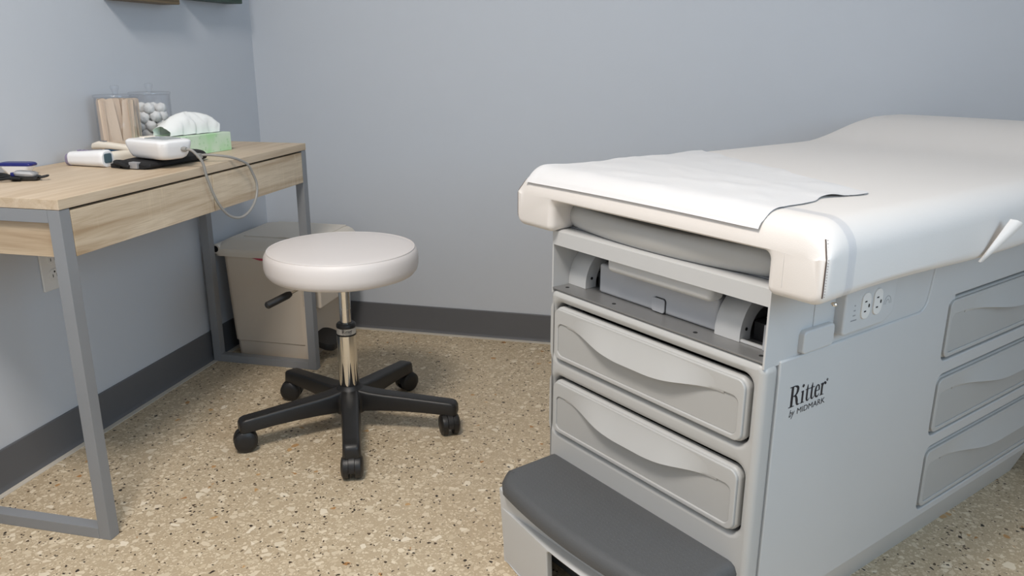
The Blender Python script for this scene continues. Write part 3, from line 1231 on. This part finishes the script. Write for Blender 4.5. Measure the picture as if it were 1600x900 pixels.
# upper front housing and side flanges that frame the pedal recess
obj('front_housing', box(.330 - .2, .398 - .2, -.392 + .24, -.094 + .24, .195, .362, r=.008, seg=3), 'bin_beige', bb)
for ya in (-.392, -.106):
    bm = bmesh.new()
    loft(bm, [[bl(.33, y, 0), bl(.345, y, 0), bl(.352, y, .06), bl(.372 if ya > -.3 else .345, y, .20), bl(.33, y, .20)] for y in (ya, ya + .012)])
    obj('flange', bm, 'bin_beige', bb)
bm = bmesh.new()
loft(bm, [[bl(x, y, z) for x, y in rr(.336, .418 - abs(z - .06) * .4, -.372, -.245, .03, 5)] for z in (.050, .056, .066, .072)])
for v in bm.verts:
    v.co.z += (v.co.x - .17) * -.35
obj('pedal', bm, 'black_plastic', BN)
# lid: rolled rim, raised two-slope top
bm = bmesh.new()
rings = []
for z, t in ((.362, .0), (.376, -.004), (.388, -.002), (.394, .006), (.410, .020), (.418, .034), (.421, .060)):
    rings.append([bl(x, y, z) for x, y in rr(.022 + t * 1.2, .410 - t * .7, -.402 + t, -.072 - t * .6, .022, 4)])
loft(bm, rings)
ld = obj('lid', bm, 'bin_lid', BN)
obj('lid_panel', box(.105 - .2, .372 - .2, -.345 + .24, -.10 + .24, .4185, .4245, r=.003), 'bin_lid', ld)
bm = bmesh.new()
loft(bm, [[bl(.032 + .016 * math.cos(q), y, .386 + .016 * math.sin(q)) for q in [2 * PI * k / 16 for k in range(16)]] for y in (-.405, -.072)])
hg = obj('hinge', bm, 'bin_lid', ld)
bm = bmesh.new()
loft(bm, [[bl(.032 + .011 * math.cos(q), y, .386 + .011 * math.sin(q)) for q in [2 * PI * k / 16 for k in range(16)]] for y in (-.4058, -.404)])
obj('hinge_hole', bm, 'black', hg)
bm = bmesh.new()
g_ = []
for i in range(20):
    t = i / 19
    x = .16 + .11 * t
    g_.append([bl(x, -.3945, .364), bl(x, -.3965, .364 - (.004 + .008 * math.sin(PI * t) * (1 + .3 * math.sin(9 * t)))), bl(x, -.3935, .364 - (.004 + .008 * math.sin(PI * t))), bl(x, -.3925, .364)])
loft(bm, g_)
obj('bag_edge', bm, 'bag_red', BN)

# ------------------------------------------------------------------ things on the desk
def jar(x, y, label):
    J = thing('storage_jar', label, 'jar', (x, y, DH), 0, 'clear jars on the desk')
    bm = bmesh.new()
    R_ = .0535
    lathe(bm, [(0, .0005), (R_ - .002, .0005), (R_, .003), (R_, .156), (R_ - .0024, .156), (R_ - .0024, .005), (0, .005)], 48)
    obj('jar_body', bm, 'clear', J, angle=50)
    bm = bmesh.new()
    lathe(bm, [(0, .1565), (R_ + .0015, .1565), (R_ + .002, .158), (R_ + .002, .162), (R_ + .001, .1635), (0, .1635)], 48)
    ld_ = obj('lid', bm, 'clear', J, angle=50)
    bm = bmesh.new()
    lathe(bm, [(0, .1637), (.007, .1637), (.0065, .170), (.010, .178), (.0115, .183), (.009, .187), (0, .188)], 20)
    obj('knob', bm, 'clear', ld_, angle=50)
    return J


J1 = (.078, -.850)
J2 = (.070, -.700)
jar(*J1, 'clear lidded jar packed with wooden tongue depressors')
jar(*J2, 'clear lidded jar filled with white cotton balls')
# tongue depressors, each a thing
bm = bmesh.new()
hw, L = .0088, .146
out = []
for k in range(9):
    a = PI * k / 8
    out.append((hw * math.cos(a), L - hw * .55 + hw * .55 * math.sin(a)))
for k in range(9):
    a = PI + PI * k / 8
    out.append((hw * math.cos(a), hw * .55 + hw * .55 * math.sin(a)))
loft(bm, [[(u, w, v) for u, v in out] for w in (-.0008, .0008)])
bmesh.ops.recalc_face_normals(bm, faces=bm.faces[:])
stick_me = bpy.data.meshes.new('tongue_depressor')
bm.to_mesh(stick_me)
bm.free()
first = True
camdir = math.atan2(-2.743 - J1[1], 1.584 - J1[0])
front_row = [(-.040, -2, -50), (-.031, -3, 10), (-.022, -4, -6), (-.010, -5, 14), (-.001, -6, -4), (.010, 5, 6), (.024, 3, -14), (.033, 1, 40)]
rows = [(.033, front_row), (.020, [(-.044 + .0125 * k, random.uniform(-3, 3), random.uniform(-70, 70)) for k in range(8)]),
        (.004, [(-.044 + .0125 * k, random.uniform(-3, 3), random.uniform(-70, 70)) for k in range(8)]),
        (-.016, [(-.040 + .0135 * k, random.uniform(-3, 3), random.uniform(-70, 70)) for k in range(7)])]
for ri, (dep, row) in enumerate(rows):
    for i, (u, deg, yw) in enumerate(row):
        lim = math.sqrt(max(0, .0500 ** 2 - dep ** 2))
        u = max(-lim + .004, min(lim - .004, u))
        ang = math.radians(deg)
        yaw = camdir + PI / 2 + math.radians(yw)
        o = link('tongue_depressor', stick_me, 'stick', None, 40) if first else bpy.data.objects.new('tongue_depressor', stick_me)
        if not first:
            C.objects.link(o)
        first = False
        ca, sa = math.cos(camdir), math.sin(camdir)
        tilt = math.sin(ang) * .146
        top = u + tilt
        top = max(-lim + .004, min(lim - .004, top))
        ang = math.asin(max(-.9, min(.9, (top - u) / .146)))
        o.location = (J1[0] + dep * ca - u * sa, J1[1] + dep * sa + u * ca, DH + .0056 + random.uniform(0, .004) + .009 * abs(math.sin(ang)))
        ax = Matrix.Rotation(-ang, 4, Vector((ca, sa, 0)))
        o.rotation_euler = (ax @ Matrix.Rotation(yaw, 4, 'Z')).to_euler()
        if ri == 0 and i == 5:
            tag(o, 'wooden tongue depressor leaning right beside the gap in the jar', 'stick', 'tongue depressors in the jar')
        else:
            tag(o, 'flat pale wooden tongue depressor standing in the clear jar', 'stick', 'tongue depressors in the jar')
# cotton balls
bm = bmesh.new()
bmesh.ops.create_icosphere(bm, subdivisions=3, radius=.0150)
for v in bm.verts:
    v.co *= 1 + .20 * noise.noise(v.co * 120) + .12 * noise.noise(v.co * 260)
cot_me = bpy.data.meshes.new('cotton_ball')
bm.to_mesh(cot_me)
bm.free()
first = True
for lay in range(5):
    zz = .022 + lay * .0245
    spots = [(0, 0)] if lay % 2 else []
    nn_ = 6 if lay < 4 else 4
    for i in range(nn_):
        a = 2 * PI * i / nn_ + lay * .5
        rad_ = .0300 if lay < 4 else .026
        spots.append((rad_ * math.cos(a), rad_ * math.sin(a)))
    for px_, py_ in spots:
        o = link('cotton_ball', cot_me, 'cotton', None, 80) if first else bpy.data.objects.new('cotton_ball', cot_me)
        if not first:
            C.objects.link(o)
        first = False
        o.location = (J2[0] + px_, J2[1] + py_, DH + zz + random.uniform(-.002, .004))
        o.rotation_euler = (random.uniform(0, 6), random.uniform(0, 6), random.uniform(0, 6))
        tag(o, 'fluffy white cotton ball inside the clear jar', 'cotton ball', 'cotton balls in the jar')

# tissue box and the tissue standing in it
TB = thing('tissue_box', 'low pale green printed tissue box on the desk', 'tissue box', (.198, -.735, DH), math.radians(-10))
obj('carton', box(-.056, .056, -.112, .112, .0003, .052, r=.0012), 'tissue_print', TB)
bm = bmesh.new()
bmo = [(.030 * math.cos(2 * PI * k / 28), .075 * math.sin(2 * PI * k / 28)) for k in range(28)]
loft(bm, [[(u, v, z) for u, v in bmo] for z in (.0519, .0523)])
obj('opening', bm, 'tissue_white', TB)


def sheet(name, fn, nu, nv, mat, thick=.0007):
    bm = bmesh.new()
    vg = [[bm.verts.new(fn(i / nu, j / nv)) for j in range(nv + 1)] for i in range(nu + 1)]
    for i in range(nu):
        for j in range(nv):
            bm.faces.new((vg[i][j], vg[i + 1][j], vg[i + 1][j + 1], vg[i][j + 1]))
    bm.normal_update()
    bmesh.ops.solidify(bm, geom=bm.faces[:], thickness=thick)
    return bm


def tissue_fn(s, t):
    # s along the box length, t across the fold: rises on one side, folds over and falls on the other
    y = -.080 + .165 * s
    crest = .052 * math.sin(PI * min(1, max(0, .12 + .80 * s))) ** .8
    a = PI * t
    wob = noise.noise((s * 5, t * 3, .3)) * .010 + noise.noise((s * 14, t * 7, 3.3)) * .004
    x = -.030 * math.cos(a) + .018 * (s - .5) + wob * .6
    z = .054 + crest * math.sin(a) ** .75 + .25 * wob + (.014 * s * max(0, math.sin(a)))
    y += .012 * math.sin(a) * (s - .3) + wob
    return (x, y, max(z, .0535))


tp = obj('tissue', sheet('tissue', tissue_fn, 36, 30, 'tissue_white'), 'tissue_white', angle=70)
tp.location = TB.location
tp.rotation_euler = TB.rotation_euler
tag(tp, 'folded white tissue pulled up out of the green box', 'tissue')

# blood pressure monitor lying on its cuff
cuff = thing('pressure_cuff', 'black fabric blood pressure cuff folded under the white monitor', 'cuff', (.272, -.945, DH), math.radians(-9))


def cuff_sec(y, hw, h):
    p = []
    for k in range(20):
        a = 2 * PI * k / 20
        c_, s_ = math.cos(a), math.sin(a)
        p.append((hw * math.copysign(abs(c_) ** .55, c_), y, h / 2 + h / 2 * math.copysign(abs(s_) ** .7, s_) + .0004))
    return p


bm = bmesh.new()
loft(bm, [cuff_sec(-.108, .046, .012), cuff_sec(-.10, .056, .017), cuff_sec(-.06, .060, .020), cuff_sec(.0, .060, .0215), cuff_sec(.06, .058, .026), cuff_sec(.09, .054, .028), cuff_sec(.102, .045, .022)])
cb_ = obj('cuff_wrap', bm, 'cuff_black', cuff)
bm = bmesh.new()
loft(bm, [[(-.066 + .03 * t, -.100 + .02 * t, z) for z in (.001, .010)] + [(-.060 + .03 * t, -.112 + .0 * t, z) for z in (.010, .001)] for t in (0, .5, 1)])
obj('cuff_tail', bm, 'cuff_black', cuff)
bm = bmesh.new()
tube(bm, smooth_path([(-.075, -.060, .008), (-.068, -.085, .012), (-.045, -.108, .013), (-.015, -.1165, .010), (.004, -.115, .006)], 5), .0065, 10, flat=.7)
obj('cuff_loop', bm, 'cuff_black', cuff)
obj('cuff_tag', box(.0, .026, -.1145, -.099, .002, .0175, r=.002), 'silver_tag', cuff)
bm = bmesh.new()
lathe(bm, [(0, 0), (.007, 0), (.007, .014), (0, .014)], 14)
for v in bm.verts:
    v.co = Vector((.054 + v.co.z, .056 + v.co.x, .016 + v.co.y))
obj('hose_port', bm, 'tube_grey', cuff)

MA = math.radians(-16.5)
MN = thing('pressure_monitor', 'white blood pressure monitor resting on its black cuff', 'monitor', (.297, -.995, .7722), MA)
bm = bmesh.new()
rings = []
for z, t in ((.0, .016), (.004, .010), (.012, .006), (.030, .001), (.040, .0), (.0435, .0015), (.046, .0055), (.0465, .010)):
    rings.append([(x, y, z) for x, y in rr(-.074 + t, .074 - t, -.047 + t, .047 - t, .020, 6)])
loft(bm, rings)
mb = obj('case', bm, 'device_white', MN)
obj('screen', plate([rr(-.030, .045, -.018, .034, .005)], .003, .0008, lambda u, v, w: (u, v, .0465 + w)), 'screen_grey', MN)
obj('button', plate([rr(-.060, -.040, -.010, .028, .006)], .004, .001, lambda u, v, w: (u, v, .0468 + w)), 'device_cream', MN)
bm = bmesh.new()
lathe(bm, [(0, 0), (.0062, 0), (.0062, .009), (.0048, .013), (0, .013)], 14)
for v in bm.verts:
    v.co = Vector((.0725 + v.co.z, .012 + v.co.x, .024 + v.co.y))
obj('hose_plug', bm, 'tube_grey', MN)
bm = bmesh.new()
P1 = Vector((.297, -.995, 0)) + Vector((.0862 * math.cos(MA) - .012 * math.sin(MA), .084 * math.sin(MA) + .012 * math.cos(MA), .7962))
hp = [tuple(P1), (.397, -1.005, .792), (.412, -.994, .765), (.4155, -.985, .722), (.420, -.962, .664), (.424, -.925, .622), (.428, -.880, .605), (.428, -.832, .611), (.426, -.790, .636), (.424, -.773, .674),
      (.422, -.787, .710), (.420, -.808, .737), (.408, -.850, .757), (.385, -.880, .766), (.355, -.893, .7685), (.338, -.897, .766)]
tube(bm, smooth_path(hp, 7), .0034, 10)
tag(obj('air_hose', bm, 'tube_grey'), 'grey rubber hose looping over the desk edge', 'hose')

# infrared thermometer lying on its side
TH = thing('infrared_thermometer', 'white infrared thermometer with lilac cap lying on the desk', 'thermometer', (.122, -1.030, DH), math.radians(-4))
bm = bmesh.new()
rings = []
for x, hh, hw_ in ((-.050, .0150, .0155), (-.0495, .0165, .017), (-.046, .0168, .0172), (0, .0185, .019), (.045, .0205, .0205), (.054, .0205, .0205), (.058, .0185, .0185)):
    rings.append([(x, .0 + u, .0212 - .0205 + hh + v + (.0205 - hh) * .15) for u, v in rr(-hw_, hw_, -hh, hh, min(hh, hw_) * .75, 5)])
loft(bm, rings)
th_b = obj('head', bm, 'device_white', TH)
bm = bmesh.new()
loft(bm, [[(x, u, .0150 + v) for u, v in rr(-h_, h_, -h_, h_, h_ * .75, 5)] for x, h_ in ((-.0625, .0105), (-.0605, .0142), (-.0490, .0160))])
obj('end_cap', bm, 'lilac', TH)
obj('lens', plate([rr(-.0125, .0125, .0105, .0335, .005)], .003, .0006, lambda u, v, w: (.0575 + w, u, v)), 'lens_teal', TH)
bm = bmesh.new()
for k in range(4):
    rbox(bm, -.030 + k * .012, -.023 + k * .012, -.004, .004, .036, .0395, r=.001)
obj('buttons', bm, 'lilac', TH)
bm = bmesh.new()
rings = []
for y, hw_, hh in ((.010, .015, .014), (.03, .0165, .015), (.06, .0165, .0155), (.085, .016, .0150), (.097, .013, .012), (.101, .007, .006)):
    rings.append([(.018 + y * .24 + u, y, .0162 + v) for u, v in rr(-hw_, hw_, -hh, hh, min(hw_, hh) * .8, 5)])
loft(bm, rings)
obj('handle', bm, 'device_cream', TH)

# slim probe thermometer resting across the other one's handle
PB = thing('probe_thermometer', 'slim cream thermometer with dark blue underside behind the white one', 'thermometer', (.128, -.920, DH), math.radians(-7))
bm = bmesh.new()
rings = []
for x, zc, hw_, hh in ((-.092, .031, .006, .004), (-.086, .0345, .010, .008), (-.066, .038, .0125, .0100), (-.03, .037, .0120, .0085), (.03, .033, .0120, .0075), (.062, .030, .0115, .0070), (.068, .029, .008, .005)):
    rings.append([(x, u, zc + v) for u, v in rr(-hw_, hw_, -hh, hh, min(hw_, hh) * .8, 4)])
loft(bm, rings)
obj('body', bm, 'device_cream', PB)
bm = bmesh.new()
rings = []
for x, zc, hw_, hh in ((-.045, .0275, .009, .0018), (-.02, .0250, .0105, .0046), (.03, .0215, .0105, .0052), (.066, .0185, .0100, .0050)):
    rings.append([(x, u, zc + v) for u, v in rr(-hw_, hw_, -hh, hh, min(hw_, hh) * .8, 4)])
loft(bm, rings)
obj('underside', bm, 'teal_blue', PB)
obj('button', box(-.062, -.046, -.005, .005, .046, .0490, r=.0012), 'inner_grey', PB)
obj('stand', box(.030, .064, -.010, .010, .0004, .0145, r=.002), 'device_cream', PB)

# pulse oximeters at the desk's near end
OX = thing('pulse_oximeter', 'white clip pulse oximeter with navy blue top near the wall', 'oximeter', (.060, -1.185, DH), math.radians(12))
bm = bmesh.new()
loft(bm, [[(x, y, z) for x, y in rr(-.034 - t, .034 + t, -.014 - t * .4, .014 + t * .4, .010, 5)] for z, t in ((.0003, -.010), (.006, -.006), (.014, .0), (.020, .004))])
obj('lower_shell', bm, 'device_white', OX)
bm = bmesh.new()
loft(bm, [[(x, y, z) for x, y in rr(-.040 - t, .040 + t, -.016 - t * .4, .016 + t * .4, .010, 5)] for z, t in ((.0200, .0), (.0235, .001), (.0265, -.002), (.0280, -.008))])
obj('upper_shell', bm, 'navy', OX)
OY = thing('pulse_oximeter', 'small grey and black oximeter with blue button and dark lanyard', 'oximeter', (.150, -1.262, DH), math.radians(20))
bm = bmesh.new()
loft(bm, [[(x, y, z) for x, y in rr(-.028 - t, .030 + t, -.015 - t, .015 + t, .008, 5)] for z, t in ((.0004, -.003), (.004, .0), (.009, .0), (.0105, -.002))])
obj('lower_shell', bm, 'black_plastic', OY)
bm = bmesh.new()
loft(bm, [[(x, y, z + (x * -.08)) for x, y in rr(-.020 - t, .026 + t, -.013 - t, .013 + t, .008, 5)] for z, t in ((.0112, -.001), (.016, .0), (.0205, -.003), (.0215, -.007))])
obj('upper_shell', bm, 'silver_tag', OY)
bm = bmesh.new()
lathe(bm, [(0, 0), (.0075, 0), (.0085, .003), (.0075, .007), (0, .008)], 18, (-.022, .002, .0105))
obj('button', bm, 'navy', OY)
bm = bmesh.new()
tube(bm, smooth_path([(.030, 0, .007), (.040, .008, .009), (.047, .004, .010), (.046, -.006, .009), (.036, -.008, .007), (.030, -.002, .007)], 6), .0019, 7)
obj('ring', bm, 'black_plastic', OY)
bm = bmesh.new()
tube(bm, smooth_path([(-.028, .0, .006), (-.044, -.012, .010), (-.06, -.014, .004), (-.085, -.004, .004), (-.11, -.010, .005), (-.13, -.03, .004), (-.105, -.045, .004), (-.07, -.035, .005), (-.045, -.026, .006), (-.02, -.022, .008), (-.002, -.019, .006)], 6), .0036, 8, flat=.8)
obj('lanyard', bm, 'cuff_black', OY)
bm = bmesh.new()
tube(bm, smooth_path([(-.030, .008, .005), (-.055, .014, .012), (-.085, .012, .010), (-.12, .006, .005), (-.15, .004, .005)], 6), .0060, 8, flat=.7)
obj('lanyard_strap', bm, 'cuff_black', OY)

# ------------------------------------------------------------------ things on the walls
WO = thing('wall_outlet', 'white duplex wall outlet below the desk on the left wall', 'outlet', (0, -1.074, .497))
obj('plate', plate([rr(-.038, .038, -.060, .060, .004)], .006, .002, lambda u, v, w: (.0032 + w, u, v)), 'outlet_white', WO)
for zc in (.021, -.021):
    o = obj('receptacle', plate([fillet([(-.0165, zc - .0145), (.0165, zc - .0145), (.0165, zc + .0145), (-.0165, zc + .0145)], .0125)], .004, .0008, lambda u, v, w: (.0066 + w, u, v)), 'outlet_white', WO)
    for u in (-.0065, .0065):
        obj('slot', box(.0084, .0090, u - .0010, u + .0010, zc - .0065, zc + .0015), 'dark_gap', o)
    bm = bmesh.new()
    lathe(bm, [(0, 0), (.0026, 0), (.0026, .0006), (0, .0006)], 10)
    for v in bm.verts:
        v.co = Vector((.0085 + v.co.z, v.co.x, zc + .0075 + v.co.y))
    obj('ground_hole', bm, 'dark_gap', o)


def wall_box(y0, y1, z, mat, label):
    B = thing('wall_box', label, 'wall box', (0, (y0 + y1) / 2, z), 0, 'boxes mounted on the left wall')
    h = (y1 - y0) / 2
    obj('case', box(.001, .060, -h, h, 0, .14, r=.003), mat, B)
    bm = bmesh.new()
    rbox(bm, .060, .063, -h + .01, h - .01, .01, .13, r=.001)
    obj('front_plate', bm, mat, B)


wall_box(-.752, -.495, 1.1565, 'box_brown', 'brown edged box mounted high on the wall above the jars')
wall_box(-.405, -.145, 1.1775, 'box_green', 'dark green edged box mounted high beside the room corner')

# window in the right wall, outside this view, through which the daylight comes
bm = bmesh.new()
for a, b, c, d in ((WY0, WY1, WZ0, WZ0 + .05), (WY0, WY1, WZ1 - .05, WZ1), (WY0, WY0 + .05, WZ0 + .05, WZ1 - .05), (WY1 - .05, WY1, WZ0 + .05, WZ1 - .05)):
    rbox(bm, RX + .01, RX + .07, a, b, c, d)
struct('window_1', bm, 'outlet_white', 'white window frame in the right wall')
